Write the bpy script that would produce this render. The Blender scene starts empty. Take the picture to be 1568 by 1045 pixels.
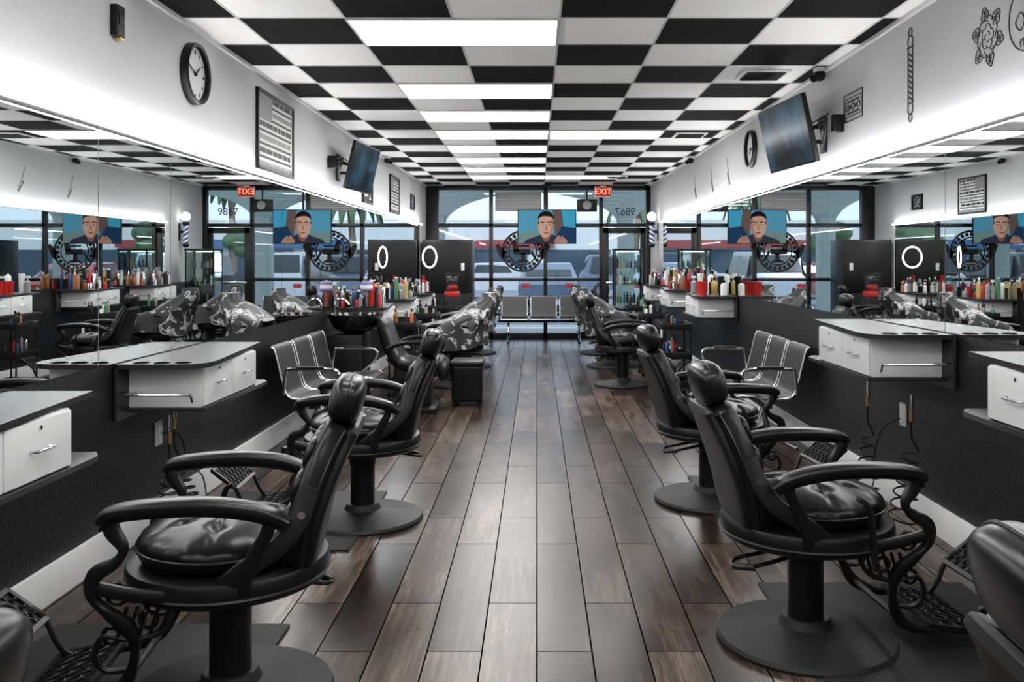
import bpy, bmesh, math, random
from mathutils import Vector, Matrix
random.seed(7)
R=math.radians
XL,XR,YB,YF,HC=-2.03,2.08,-2.0,16.2,2.80
scene=bpy.context.scene
# ------------------------------------------------------------ materials
MATS={}
def nt(name):
    m=bpy.data.materials.new(name); m.use_nodes=True
    return m,m.node_tree.nodes,m.node_tree.links,m.node_tree.nodes["Principled BSDF"]
def pm(name,col,rough=.5,metal=0,spec=.5,emit=None,es=0,bump=None,coat=0,var=.0):
    if name in MATS: return MATS[name]
    m,N,L,b=nt(name)
    b.inputs["Base Color"].default_value=(*col,1)
    b.inputs["Roughness"].default_value=rough
    b.inputs["Metallic"].default_value=metal
    b.inputs["Specular IOR Level"].default_value=spec
    b.inputs["Coat Weight"].default_value=coat
    if emit:
        b.inputs["Emission Color"].default_value=(*emit,1)
        b.inputs["Emission Strength"].default_value=es
    if bump or var:
        tc=N.new("ShaderNodeTexCoord"); no=N.new("ShaderNodeTexNoise")
        no.inputs["Scale"].default_value=bump[0] if bump else 20
        no.inputs["Detail"].default_value=4
        L.new(tc.outputs["Object"],no.inputs["Vector"])
        if bump:
            bu=N.new("ShaderNodeBump"); bu.inputs["Strength"].default_value=bump[1]; bu.inputs["Distance"].default_value=bump[2]
            L.new(no.outputs["Fac"],bu.inputs["Height"]); L.new(bu.outputs["Normal"],b.inputs["Normal"])
        if var:
            mx=N.new("ShaderNodeMix"); mx.data_type='RGBA'
            mx.inputs[6].default_value=(*[c*(1-var) for c in col],1); mx.inputs[7].default_value=(*[min(1,c*(1+var)) for c in col],1)
            L.new(no.outputs["Fac"],mx.inputs[0]); L.new(mx.outputs[2],b.inputs["Base Color"])
    MATS[name]=m; return m
def emis(name,col,s):
    if name in MATS: return MATS[name]
    m=bpy.data.materials.new(name); m.use_nodes=True; N=m.node_tree.nodes; L=m.node_tree.links
    N.clear(); e=N.new("ShaderNodeEmission"); o=N.new("ShaderNodeOutputMaterial")
    e.inputs[0].default_value=(*col,1); e.inputs[1].default_value=s; L.new(e.outputs[0],o.inputs[0])
    MATS[name]=m; return m
LEATH=pm("black_leather",(.005,.005,.0053),.29,bump=(180,.08,.001),spec=.26)
IRON=pm("black_iron",(.004,.004,.0045),.38,spec=.28)
PLATE=pm("dark_base_plate",(.013,.013,.014),.5,bump=(300,.1,.001),spec=.22)
RUBBER=pm("black_plastic",(.005,.005,.005),.45,spec=.25)
MATR=pm("rubber_floor_mat",(.016,.016,.017),.55,bump=(400,.2,.001),spec=.22)
CHROME=pm("chrome",(.70,.70,.72),.14,1)
SATIN=pm("satin_chrome",(.42,.42,.43),.24,1)
DARKMETAL=pm("dark_perforated_metal",(.045,.045,.047),.42,.7)
WHITEL=pm("white_laminate",(.60,.60,.60),.35,var=.02)
BLACKL=pm("black_laminate",(.020,.020,.022),.25,var=.1,spec=.4)
WALL=pm("white_wall_paint",(.52,.52,.53),.8,bump=(45,.35,.004),var=.02,spec=.2)
TRIMW=pm("white_trim_paint",(.70,.70,.70),.4)
BLACKTEX=pm("black_textured_wall",(.006,.006,.0065),.38,bump=(75,.8,.006),spec=.35)
FRAME=pm("black_window_frame",(.008,.008,.009),.35,var=.1,spec=.4)
CEILW=pm("white_ceiling_tile",(.95,.935,.91),.9,bump=(120,.3,.003),var=.03,spec=.15)
CEILB=pm("black_ceiling_tile",(.008,.008,.009),.85,bump=(120,.3,.003),var=.1,spec=.08)
TBAR=pm("ceiling_tbar_paint",(.55,.55,.55),.5)
PANEL=emis("light_panel_diffuser",(1,.985,.965),7.0)
LED=emis("led_strip_glow",(.98,.985,1.0),25)
RING=emis("ring_light_glow",(1,1,1),3)
MIRROR=pm("mirror_glass",(.78,.81,.80),.0,1)
SCREENOFF=pm("tv_glass_dark",(.01,.015,.02),.08)
PAPER=pm("poster_paper",(.62,.62,.62),.5)
INK=pm("black_ink",(.012,.012,.012),.5,spec=.3)
GREYINK=pm("grey_ink",(.18,.18,.18),.5)
RED=pm("red_plastic",(.42,.012,.012),.3); WHITEP=pm("white_plastic",(.62,.62,.60),.35)
BLUE=pm("blue_plastic",(.02,.06,.20),.3); GREEN=pm("green_plastic",(.04,.15,.07),.3)
YEL=pm("yellow_plastic",(.42,.30,.08),.35); PURP=pm("purple_plastic",(.14,.09,.25),.35)
ORANGE=pm("orange_plastic",(.38,.12,.04),.35); GREYP=pm("grey_plastic",(.20,.20,.21),.4)
BRASS=pm("brass",(.7,.45,.18),.3,1); GOLDF=pm("amber_bottle",(.15,.06,.015),.15)

def glassmat(name,tint,refl=.08):
    m=bpy.data.materials.new(name); m.use_nodes=True; N=m.node_tree.nodes; L=m.node_tree.links; N.clear()
    t=N.new("ShaderNodeBsdfTransparent"); t.inputs[0].default_value=(*tint,1)
    g=N.new("ShaderNodeBsdfGlossy"); g.inputs["Roughness"].default_value=.0
    lw=N.new("ShaderNodeLayerWeight"); lw.inputs[0].default_value=.25
    mp=N.new("ShaderNodeMath"); mp.operation='MULTIPLY_ADD'; mp.inputs[1].default_value=.5; mp.inputs[2].default_value=refl
    L.new(lw.outputs["Fresnel"],mp.inputs[0])
    mx=N.new("ShaderNodeMixShader"); o=N.new("ShaderNodeOutputMaterial")
    L.new(mp.outputs[0],mx.inputs[0]); L.new(t.outputs[0],mx.inputs[1]); L.new(g.outputs[0],mx.inputs[2]); L.new(mx.outputs[0],o.inputs[0])
    return m
GLASS=glassmat("tinted_window_glass",(.56,.61,.66),.04); CLEAR=glassmat("clear_glass",(.85,.92,.9),.05)

def floor_mat():
    m,N,L,b=nt("wood_plank_floor")
    tc=N.new("ShaderNodeTexCoord"); sp=N.new("ShaderNodeSeparateXYZ"); cb=N.new("ShaderNodeCombineXYZ")
    L.new(tc.outputs["Object"],sp.inputs[0]); L.new(sp.outputs[1],cb.inputs[0]); L.new(sp.outputs[0],cb.inputs[1])
    br=N.new("ShaderNodeTexBrick"); br.offset=.37; br.offset_frequency=2
    br.inputs["Scale"].default_value=1; br.inputs["Brick Width"].default_value=1.22; br.inputs["Row Height"].default_value=.2
    br.inputs["Mortar Size"].default_value=.0032; br.inputs["Mortar Smooth"].default_value=.1; br.inputs["Bias"].default_value=0
    br.inputs["Color1"].default_value=(0,0,0,1); br.inputs["Color2"].default_value=(1,1,1,1); br.inputs["Mortar"].default_value=(.5,.5,.5,1)
    L.new(cb.outputs[0],br.inputs["Vector"])
    def grain(sx,sy,off,detail,rough,dist):
        mul=N.new("ShaderNodeVectorMath"); mul.operation='MULTIPLY'; mul.inputs[1].default_value=(sx,sy,1); L.new(cb.outputs[0],mul.inputs[0])
        add=N.new("ShaderNodeVectorMath"); add.operation='MULTIPLY_ADD'; add.inputs[1].default_value=off
        L.new(br.outputs["Color"],add.inputs[0]); L.new(mul.outputs[0],add.inputs[2])
        n=N.new("ShaderNodeTexNoise"); n.inputs["Scale"].default_value=1; n.inputs["Detail"].default_value=detail; n.inputs["Roughness"].default_value=rough; n.inputs["Distortion"].default_value=dist
        L.new(add.outputs[0],n.inputs["Vector"]); return n
    n1=grain(2.2,48,(17,31,5),6,.65,.0)
    n2=grain(1.6,9,(9,23,3),4,.6,.1)
    n3=grain(.9,1.3,(0,0,0),3,.5,0)
    def ma(a,k,c):
        x=N.new("ShaderNodeMath"); x.operation='MULTIPLY_ADD'; x.inputs[1].default_value=k; L.new(a,x.inputs[0])
        if isinstance(c,float): x.inputs[2].default_value=c
        else: L.new(c,x.inputs[2])
        return x.outputs[0]
    # weights sum to 1.0 around .5
    s=ma(n1.outputs["Fac"],.42,0.0); s=ma(n2.outputs["Fac"],.42,s); s=ma(br.outputs["Color"],.16,s)
    cr=N.new("ShaderNodeValToRGB"); e=cr.color_ramp.elements
    e[0].position=.36; e[0].color=(.0045,.0022,.0016,1); e[1].position=.64; e[1].color=(.120,.088,.070,1)
    x=e.new(.44); x.color=(.014,.0075,.0052,1); x=e.new(.51); x.color=(.036,.0215,.0158,1); x=e.new(.57); x.color=(.066,.045,.035,1)
    L.new(s,cr.inputs[0])
    mx=N.new("ShaderNodeMix"); mx.data_type='RGBA'; mx.inputs[7].default_value=(.0015,.001,.001,1)
    L.new(br.outputs["Fac"],mx.inputs[0]); L.new(cr.outputs[0],mx.inputs[6]); L.new(mx.outputs[2],b.inputs["Base Color"])
    mr=N.new("ShaderNodeMapRange"); mr.inputs[1].default_value=.3; mr.inputs[2].default_value=.7; mr.inputs[3].default_value=.23; mr.inputs[4].default_value=.30; L.new(n3.outputs["Fac"],mr.inputs[0]); L.new(mr.outputs[0],b.inputs["Roughness"])
    sm=N.new("ShaderNodeMapRange"); sm.inputs[1].default_value=0; sm.inputs[2].default_value=1; sm.inputs[3].default_value=.27; sm.inputs[4].default_value=.0; L.new(br.outputs["Fac"],sm.inputs[0]); L.new(sm.outputs[0],b.inputs["Specular IOR Level"])
    return m
FLOOR=floor_mat()
def cape_mat():
    m,N,L,b=nt("printed_cape_cloth")
    tc=N.new("ShaderNodeTexCoord"); no=N.new("ShaderNodeTexNoise"); no.inputs["Scale"].default_value=5.0; no.inputs["Detail"].default_value=3; no.inputs["Distortion"].default_value=2.0
    L.new(tc.outputs["Object"],no.inputs["Vector"])
    cr=N.new("ShaderNodeValToRGB"); cr.color_ramp.interpolation='CONSTANT'
    e=cr.color_ramp.elements; e[0].color=(.010,.010,.011,1); e[1].position=.56; e[1].color=(.36,.36,.36,1)
    x=e.new(.61); x.color=(.010,.010,.011,1); x=e.new(.65); x.color=(.42,.42,.42,1)
    L.new(no.outputs["Fac"],cr.inputs[0]); L.new(cr.outputs[0],b.inputs["Base Color"]); b.inputs["Roughness"].default_value=.5
    return m
CAPE=cape_mat()
# ------------------------------------------------------------ mesh builder
class MB:
    def __init__(s): s.v=[]; s.f=[]; s.m=[]; s.mats=[]
    def mi(s,mat):
        if mat not in s.mats: s.mats.append(mat)
        return s.mats.index(mat)
    def raw(s,vs,fs,mat,M=None):
        o=len(s.v); i=s.mi(mat)
        for p in vs:
            p=Vector(p); s.v.append(M@p if M else p)
        for f in fs: s.f.append([a+o for a in f]); s.m.append(i)
    def box(s,c,d,mat,bev=0,M=None,seg=2):
        bm=bmesh.new(); bmesh.ops.create_cube(bm,size=1)
        for v in bm.verts: v.co=Vector((v.co.x*d[0],v.co.y*d[1],v.co.z*d[2]))
        if bev: bmesh.ops.bevel(bm,geom=bm.edges[:]+bm.verts[:],offset=min(bev,min(d)*.49),segments=seg,affect='EDGES',profile=.6)
        bm.verts.index_update()
        T=Matrix.Translation(Vector(c)); 
        T=T@M if M else T
        s.raw([v.co.copy() for v in bm.verts],[[v.index for v in f.verts] for f in bm.faces],mat,T); bm.free()
    def lathe(s,prof,mat,c=(0,0,0),n=32,M=None,cap=True):
        vs=[];fs=[]
        for r,z in prof:
            for k in range(n):
                a=2*math.pi*k/n; vs.append((r*math.cos(a),r*math.sin(a),z))
        for i in range(len(prof)-1):
            for k in range(n):
                fs.append([i*n+k,i*n+(k+1)%n,(i+1)*n+(k+1)%n,(i+1)*n+k])
        if cap and prof[0][0]>1e-5: fs.append(list(range(n))[::-1])
        if cap and prof[-1][0]>1e-5: fs.append([(len(prof)-1)*n+k for k in range(n)])
        T=Matrix.Translation(Vector(c)); T=T@M if M else T
        s.raw(vs,fs,mat,T)
    def cyl(s,a,b,r,mat,n=16,r2=None):
        a=Vector(a);b=Vector(b);d=b-a; q=d.to_track_quat('Z','Y').to_matrix().to_4x4()
        r2=r if r2 is None else r2
        s.lathe([(r,0),(r2,d.length)],mat,a,n,q)
    def sweep(s,pts,prof,mat,side=None,scale=None,closed=False):
        P=[Vector(p) for p in pts]; n=len(P); rings=[]; k=len(prof); prev=None; vs=[];fs=[]
        for i,p in enumerate(P):
            if closed: t=(P[(i+1)%n]-P[i-1]).normalized()
            else: t=(P[min(i+1,n-1)]-P[max(i-1,0)]).normalized()
            if side is not None: u=Vector(side)
            else:
                if prev is None:
                    u=t.cross(Vector((0,0,1)))
                    if u.length<.1: u=t.cross(Vector((0,1,0)))
                else: u=prev-t*prev.dot(t)
                u.normalize()
                prev=u
            w=t.cross(u).normalized(); sc=scale[i] if scale else (1,1)
            for (a,b) in prof: vs.append(p+u*a*sc[0]+w*b*sc[1])
        for i in range(n if closed else n-1):
            j=(i+1)%n
            for q in range(k): fs.append([i*k+q,i*k+(q+1)%k,j*k+(q+1)%k,j*k+q])
        if not closed: fs.append(list(range(k))); fs.append([(n-1)*k+q for q in range(k)][::-1])
        s.raw(vs,fs,mat)
    def tube(s,pts,r,mat,n=10,sm=4,closed=False):
        if sm>1: pts=cat(pts,sm,closed)
        s.sweep(pts,[(r*math.cos(2*math.pi*i/n),r*math.sin(2*math.pi*i/n)) for i in range(n)],mat,closed=closed)
    def sell(s,c,d,mat,e=.6,M=None,nu=28,nv=16):
        vs=[];fs=[]
        def pw(x,p): return math.copysign(abs(x)**p,x)
        for i in range(nv+1):
            ph=-math.pi/2+math.pi*i/nv
            for k in range(nu):
                th=2*math.pi*k/nu
                vs.append((d[0]*pw(math.cos(ph),e)*pw(math.cos(th),e),d[1]*pw(math.cos(ph),e)*pw(math.sin(th),e),d[2]*pw(math.sin(ph),e)))
        for i in range(nv):
            for k in range(nu): fs.append([i*nu+k,i*nu+(k+1)%nu,(i+1)*nu+(k+1)%nu,(i+1)*nu+k])
        T=Matrix.Translation(Vector(c)); T=T@M if M else T
        s.raw(vs,fs,mat,T)
    def prism(s,poly,z0,z1,mat,M=None):
        n=len(poly); vs=[(x,y,z0) for x,y in poly]+[(x,y,z1) for x,y in poly]
        fs=[list(range(n))[::-1],[n+i for i in range(n)]]+[[i,(i+1)%n,n+(i+1)%n,n+i] for i in range(n)]
        s.raw(vs,fs,mat,M)
    def mesh(s,name,ang=38,recalc=True):
        me=bpy.data.meshes.new(name); me.from_pydata([tuple(v) for v in s.v],[],s.f)
        for m in s.mats: me.materials.append(m)
        for p,i in zip(me.polygons,s.m): p.material_index=i; p.use_smooth=True
        bm=bmesh.new(); bm.from_mesh(me); bmesh.ops.remove_doubles(bm,verts=bm.verts,dist=1e-6)
        if recalc: bmesh.ops.recalc_face_normals(bm,faces=bm.faces)
        bm.to_mesh(me); bm.free()
        me.set_sharp_from_angle(angle=R(ang)); return me
    def obj(s,name,loc=(0,0,0),rz=0,parent=None,ang=38,recalc=True):
        return put(name,s.mesh(name,ang,recalc),loc,rz,parent)
def put(name,me,loc=(0,0,0),rz=0,parent=None):
    o=bpy.data.objects.new(name,me); scene.collection.objects.link(o); o.location=loc; o.rotation_euler=(0,0,rz)
    if parent: o.parent=parent
    return o
def cat(P,sm=4,closed=False):
    P=[Vector(p) for p in P]; n=len(P); out=[]
    rng=n if closed else n-1
    for i in range(rng):
        if closed: a,b,c,d=P[i-1],P[i],P[(i+1)%n],P[(i+2)%n]
        else: a,b,c,d=P[max(i-1,0)],P[i],P[i+1],P[min(i+2,n-1)]
        for k in range(sm):
            t=k/sm
            out.append(.5*((2*b)+(-a+c)*t+(2*a-5*b+4*c-d)*t*t+(-a+3*b-3*c+d)*t*t*t))
    if not closed: out.append(P[-1])
    return out
def sup(a,b,n=20,e=.6):
    o=[]
    for i in range(n):
        t=2*math.pi*(i+.5)/n; c,s_=math.cos(t),math.sin(t)
        o.append((a*math.copysign(abs(c)**e,c),b*math.copysign(abs(s_)**e,s_)))
    return o
def rect(a,b): return [(-a,-b),(a,-b),(a,b),(-a,b)]
RZ=lambda a:Matrix.Rotation(a,4,'Z'); RX=lambda a:Matrix.Rotation(a,4,'X'); RY=lambda a:Matrix.Rotation(a,4,'Y')

# ------------------------------------------------------------ room shell
b=MB(); b.box(((XL+XR)/2,(YB+YF)/2,-.05),(XR-XL+.3,YF-YB+.1,.1),FLOOR); b.obj("floor")
def wall(name,x,sgn,mb):
    b=MB(); cx=x+sgn*.06
    b.box((cx,(YB+YF)/2,mb/2),(.12,YF-YB,mb),BLACKTEX); b.box((cx,(YB+YF)/2,(mb+HC+.1)/2),(.12,YF-YB,HC+.1-mb),WALL); b.obj(name)
wall("wall_left",XL,-1,.93); wall("wall_right",XR,1,1.06)
b=MB(); b.box(((XL+XR)/2,YB-.06,HC/2),(XR-XL+.24,.12,HC+.2),WALL); b.obj("wall_rear")
b=MB()
b.box((XL+.009,(YB+YF)/2,.08),(.018,YF-YB,.16),TRIMW,.004); b.obj("baseboard_left")
b=MB(); b.box((XR-.009,(YB+YF)/2,.08),(.018,YF-YB,.16),TRIMW,.004); b.obj("baseboard_right")
LP=[(-2,r) for r in (-9,-6,-3,0,3,5,7,9,11,13,15)]+[(0,7),(0,15),(0,-6)]
T=.61
b=MB(); xs=[XL]+[.13+T*k for k in range(-3,4)]+[XR]; ys=[YB]+[5.0+T*k for k in range(-11,19)]+[YF]
ys=[y for y in ys if YB<=y<=YF]
for i in range(len(xs)-1):
    for j in range(len(ys)-1):
        ki=round((xs[i+1]-.13)/T-1) if i==0 else round((xs[i]-.13)/T)
        kj=math.floor(((ys[j]+ys[j+1])/2-5.0)/T)
        mat=CEILB if (ki+kj)%2 else CEILW
        b.raw([(xs[i],ys[j],HC),(xs[i+1],ys[j],HC),(xs[i+1],ys[j+1],HC),(xs[i],ys[j+1],HC)],[[0,3,2,1]],mat)
b.box(((XL+XR)/2,(YB+YF)/2,HC+.06),(XR-XL,YF-YB,.1),CEILW)
b.obj("ceiling",recalc=False)
b=MB()
for x in xs[1:-1]: b.box((x,(YB+YF)/2,HC-.001),(.012,YF-YB,.004),TBAR)
for y in ys[1:-1]: b.box(((XL+XR)/2,y,HC-.0012),(XR-XL,.012,.004),TBAR)
b.obj("trim_ceiling_grid")
for nme,x,s in (("trim_crown_left",XL,1),("trim_crown_right",XR,-1)):
    b=MB(); b.box((x+s*.012,(YB+YF)/2,HC-.012),(.024,YF-YB,.024),TRIMW); b.obj(nme)
for (i,j) in LP:
    b=MB(); x0=.13+T*i; y0=5.0+T*j
    b.box((x0+T,y0+T/2,HC-.006),(2*T-.03,T-.03,.006),PANEL)
    for dx,dy,sx,sy in ((T,.008,2*T,.014),(T,T-.008,2*T,.014),(.008,T/2,.014,T),(2*T-.008,T/2,.014,T)):
        b.box((x0+dx,y0+dy,HC-.008),(sx,sy,.012),TBAR)
    b.obj("ceiling_light_panel")
for (x,y) in ((1.66,6.5),(1.66,9.6),(1.3,14.4)):
    b=MB(); b.box((x,y,HC-.01),(.34,.34,.012),TRIMW,.003)
    for k in range(7): b.box((x,y-.12+.04*k,HC-.02),(.28,.012,.012),INK,M=RX(.5))
    b.obj("ceiling_air_vent")
def mirrors(x,s,z0,z1,seams,led):
    for a,c in zip(seams[:-1],seams[1:]):
        b=MB(); b.box((x+s*.004,(a+c)/2,(z0+z1)/2),(.006,c-a-.006,z1-z0),MIRROR); b.obj("wall_mirror")
    b=MB(); y0,y1=seams[0],seams[-1]; z=z1+.018
    b.box((x+s*.052,(y0+y1)/2,z),(.016,y1-y0,.020),LED)
    b.box((x+s*.021,(y0+y1)/2,z),(.040,y1-y0,.022),TRIMW); b.obj("led_light_strip")
mirrors(XL,1,.93,2.03,[-1.6,.6,2.4,4.07,4.87,7.0,9.1,11.2,13.2,15.2],1)
mirrors(XR,-1,1.06,2.04,[-1.6,.6,2.4,4.48,6.3,7.7,9.6,11.4,13.0,14.5],1)

# ------------------------------------------------------------ storefront
b=MB(); fy=YF
def member(x0,x1,z0,z1,d=.10): b.box(((x0+x1)/2,fy,(z0+z1)/2),(x1-x0,d,z1-z0),FRAME,.004)
member(XL,-1.80,0,HC,.16); member(-1.83,2.08,HC-.08,HC+.02)
for x in (-.84,.156,1.175): member(x-.035,x+.035,0,HC-.05)
member(2.0,2.08,0,HC)
member(-1.83,2.0,2.04,2.11); member(-1.83,1.175,1.05,1.11); member(-1.83,1.175,0,.10); member(-1.83,1.175,.42,.47)
b.obj("window_frame_storefront")
k=0
for x0,x1 in ((-1.80,-.875),(-.805,.121),(.191,1.14)):
    for z0,z1 in ((.10,.42),(.47,1.05),(1.11,2.04),(2.11,2.72)):
        k+=1; b=MB(); b.box(((x0+x1)/2,fy,(z0+z1)/2),(x1-x0,.008,z1-z0),GLASS); b.obj("window_%d"%k)
b=MB(); b.box((1.605,fy,2.415),(.79,.008,.61),GLASS); b.obj("window_%d"%(k+1))
b=MB(); x0,x1=1.215,1.995
for a in (x0+.05,x1-.05): b.box((a,fy,1.02),(.10,.05,2.03),FRAME,.004)
b.box(((x0+x1)/2,fy,.11),(x1-x0,.05,.2),FRAME,.004); b.box(((x0+x1)/2,fy,1.98),(x1-x0,.05,.10),FRAME,.004)
b.box(((x0+x1)/2,fy,1.07),(x1-x0-.2,.008,1.75),GLASS)
b.box(((x0+x1)/2,fy-.05,1.02),(x1-x0-.1,.03,.05),CHROME,.01)
b.obj("door_1")

# ------------------------------------------------------------ barber chair
def boxvf(c,d):
    x,y,z=c; a,e,g=d[0]/2,d[1]/2,d[2]/2
    vs=[(x+i*a,y+j*e,z+k*g) for i in(-1,1) for j in(-1,1) for k in(-1,1)]
    return vs,[[0,1,3,2],[4,6,7,5],[0,4,5,1],[2,3,7,6],[0,2,6,4],[1,5,7,3]]
def chair_mesh():
    b=MB()
    b.lathe([(0,0),(.325,0),(.33,.012),(.322,.026),(.25,.036),(.15,.047),(.10,.06),(.085,.09),(0,.09)],PLATE,n=56)
    b.lathe([(.066,.05),(.066,.30),(.072,.305),(.078,.36),(.10,.37),(.10,.42)],IRON,n=28)
    b.lathe([(0,.385),(.24,.385),(.295,.392),(.312,.402),(.316,.415),(.316,.455),(.310,.468),(.28,.475),(0,.475)],IRON,n=64)
    b.lathe([(.315,.412),(.321,.418),(.315,.424)],RUBBER,n=64,cap=False)
    Rr,H,zc=.272,.084,.522; nr,na=26,108
    ring=[(0,0)]+[(.135*math.cos(R(60*k+30)),.135*math.sin(R(60*k+30))) for k in range(6)]
    segs=[((0,0),p) for p in ring[1:]]+[(p,(p[0]*2.3,p[1]*2.3)) for p in ring[1:]]
    def sd(px,py,s_):
        (ax,ay),(bx,by)=s_; dx,dy=bx-ax,by-ay; t=max(0,min(1,((px-ax)*dx+(py-ay)*dy)/(dx*dx+dy*dy)))
        return math.hypot(px-ax-t*dx,py-ay-t*dy)
    def dent(x,y):
        d=0
        for p in ring: d+=.021*math.exp(-((math.hypot(x-p[0],y-p[1]))/.026)**2)
        m=min(sd(x,y,s_) for s_ in segs); d+=.007*math.exp(-(m/.011)**2)
        return d
    vs=[(0.01,0,zc+H-dent(0,0))]; fs=[]; rows=[]
    for i in range(1,nr*2):
        t=i/nr; r=Rr*math.sin(min(t,2-t)*math.pi/2); sg=1 if t<=1 else -1
        zz=H*(max(0,1-(r/Rr)**2.5))**(1/2.2)*sg; row=[]
        for k in range(na):
            a=2*math.pi*k/na; pk=1+.008*math.cos(24*a)*(1 if r>Rr*.8 else 0); x,y=r*math.cos(a),r*math.sin(a)
            z=zc+zz-(dent(x,y)*min(1,max(0,zz/H)*1.5) if sg>0 else 0)
            row.append(len(vs)); vs.append((x*pk+.01,y*pk,z))
        rows.append(row)
    for k in range(na): fs.append([0,rows[0][k],rows[0][(k+1)%na]])
    for i in range(len(rows)-1):
        for k in range(na): fs.append([rows[i][k],rows[i+1][k],rows[i+1][(k+1)%na],rows[i][(k+1)%na]])
    b.raw(vs,fs,LEATH)
    pipe=[(.01+(Rr+.002)*math.cos(2*math.pi*k/48),(Rr+.002)*math.sin(2*math.pi*k/48),zc) for k in range(48)]
    b.tube(pipe,.005,LEATH,8,1,closed=True)
    for p in ring:
        rr=math.hypot(*p); zt=zc+H*(1-(rr/Rr)**2.5)**(1/2.2)-dent(*p)
        b.sell((p[0]+.01,p[1],zt+.002),(.012,.012,.007),LEATH,1,nu=12,nv=6)
    # backrest
    sp=cat([(-.215,0,.47),(-.232,0,.53),(-.252,0,.62),(-.285,0,.72),(-.325,0,.82),(-.365,0,.895)],4); n=len(sp)
    sc=[]
    for i in range(n):
        t=i/(n-1); e=min(1,(t*9)**.5+.35) if t<.08 else (min(1,((1-t)*9)**.5+.3) if t>.90 else 1)
        w=.86+.20*math.sin(min(1,t*1.15)*math.pi)**.8 - .12*t; sc.append((w*(.8+.2*e),e*(1-.10*t)))
    b.sweep(sp,sup(.215,.056,32,.55),LEATH,side=(0,1,0),scale=sc)
    sp2=[p+Vector((-.046,0,-.006)) for p in sp]
    b.sweep(sp2,sup(.200,.024,28,.5),RUBBER,side=(0,1,0),scale=[(a*.98,c) for a,c in sc])
    for s in (-1,1):
        b.tube([sp[i]+Vector((-.022,s*.216*sc[i][0],0)) for i in range(1,n-1)],.005,LEATH,6,1)
    for j in range(4):
        for q in range(3):
            i=3+j*4; p=sp[i]; b.sell((p.x+.046,(q-1)*.115*sc[i][0],p.z+.012),(.018,.060,.052),LEATH,.8,RY(R(-18)),nu=16,nv=10)
    # headrest
    b.sell((-.376,0,.967),(.055,.135,.078),LEATH,.66,RY(R(-14)))
    b.tube([Vector((-.376-.018,.1355*c,.967+.078*s_*.98)) for c,s_ in [(math.copysign(abs(math.cos(a))**.66,math.cos(a)),math.copysign(abs(math.sin(a))**.66,math.sin(a))) for a in [2*math.pi*(k+.5)/32 for k in range(32)]]],.004,LEATH,6,1,closed=True)
    b.box((-.378,0,.90),(.018,.05,.09),IRON,.004)
    for s in (-1,1):
        y=.315*s
        arm=cat([(-.225,y*.95,.640),(-.19,y*.98,.668),(-.11,y,.694),(0,y,.708),(.12,y,.709),(.225,y,.702),(.275,y,.690),(.292,y,.670)],4)
        m=len(arm); asc=[(.80+.35*math.sin(math.pi*min(1,i/(m-1)*1.05)),.75+.4*math.sin(math.pi*i/(m-1))) for i in range(m)]
        b.sweep(arm,sup(.036,.021,18,.62),LEATH,side=(0,1,0),scale=asc)
        b.sweep([p+Vector((0,0,-.024)) for p in arm[2:-1]],sup(.020,.007,10,.6),IRON,side=(0,1,0))
        S=cat([(.275,y*.99,.69),(.262,y*.98,.64),(.232,y*.98,.59),(.255,y*.98,.55),(.312,y*.97,.515),(.322,y*.95,.455),(.285,y*.90,.40),(.240,y*.84,.35),(.222,y*.78,.30),(.232,y*.70,.22),(.265,y*.64,.15),(.33,y*.6,.11),(.42,y*.58,.095)],4)
        b.sweep(S,sup(.019,.018,10,.7),IRON,side=(0,1,0),scale=[(1,1+.3*math.sin(i*.5)) for i in range(len(S))])
        for c_,r_ in (((.262,y*.84,.445),.030),((.30,y*.66,.30),.024),((.18,y*.80,.36),.024)):
            b.tube([(c_[0]+r_*math.cos(2*math.pi*k/10),c_[1],c_[2]+r_*math.sin(2*math.pi*k/10)) for k in range(10)],.007,IRON,6,2,closed=True)
        for q in range(5): b.cyl((.12+.03*q,y*.80,.40),(.15+.03*q,y*.78,.31),.006,IRON,6)
        b.tube([(.09,y*.80,.40),(.13,y*.79,.33),(.22,y*.78,.30),(.31,y*.76,.31),(.34,y*.74,.25),(.31,y*.70,.20),(.25,y*.68,.20)],.009,IRON,8)
        b.sweep(cat([(.10,y*.88,.43),(.2,y*.92,.445),(.31,y*.95,.475)],3),sup(.012,.02,8,.7),IRON,side=(0,1,0))
        b.sweep(cat([(-.18,y*.98,.660),(-.165,y*.98,.61),(-.135,y*.97,.56),(-.11,y*.96,.50),(-.10,y*.93,.44)],4),sup(.014,.020,10,.7),IRON,side=(0,1,0))
        b.sweep(cat([(-.285,y*.72,.73),(-.255,y*.80,.64),(-.20,y*.88,.57),(-.12,y*.93,.52),(-.04,y*.93,.46)],4),sup(.012,.030,10,.55),IRON,side=(0,1,0))
        b.cyl((-.262,y*.72,.655),(-.262,y*.84,.655),.012,CHROME,14)
    b.sweep(cat([(.06,-.325,.61),(.085,-.335,.595),(.10,-.34,.55),(.105,-.342,.47),(.115,-.342,.37)],4),sup(.014,.010,8),IRON,side=(0,1,0))
    b.tube([(-.03,-.06,.36),(-.12,-.12,.345),(-.26,-.16,.33),(-.31,-.12,.32),(-.29,-.07,.33),(-.2,-.06,.345),(-.05,-.02,.36)],.008,IRON,8)
    b.cyl((-.25,-.17,.33),(-.31,-.12,.32),.012,RUBBER,10)
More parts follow.
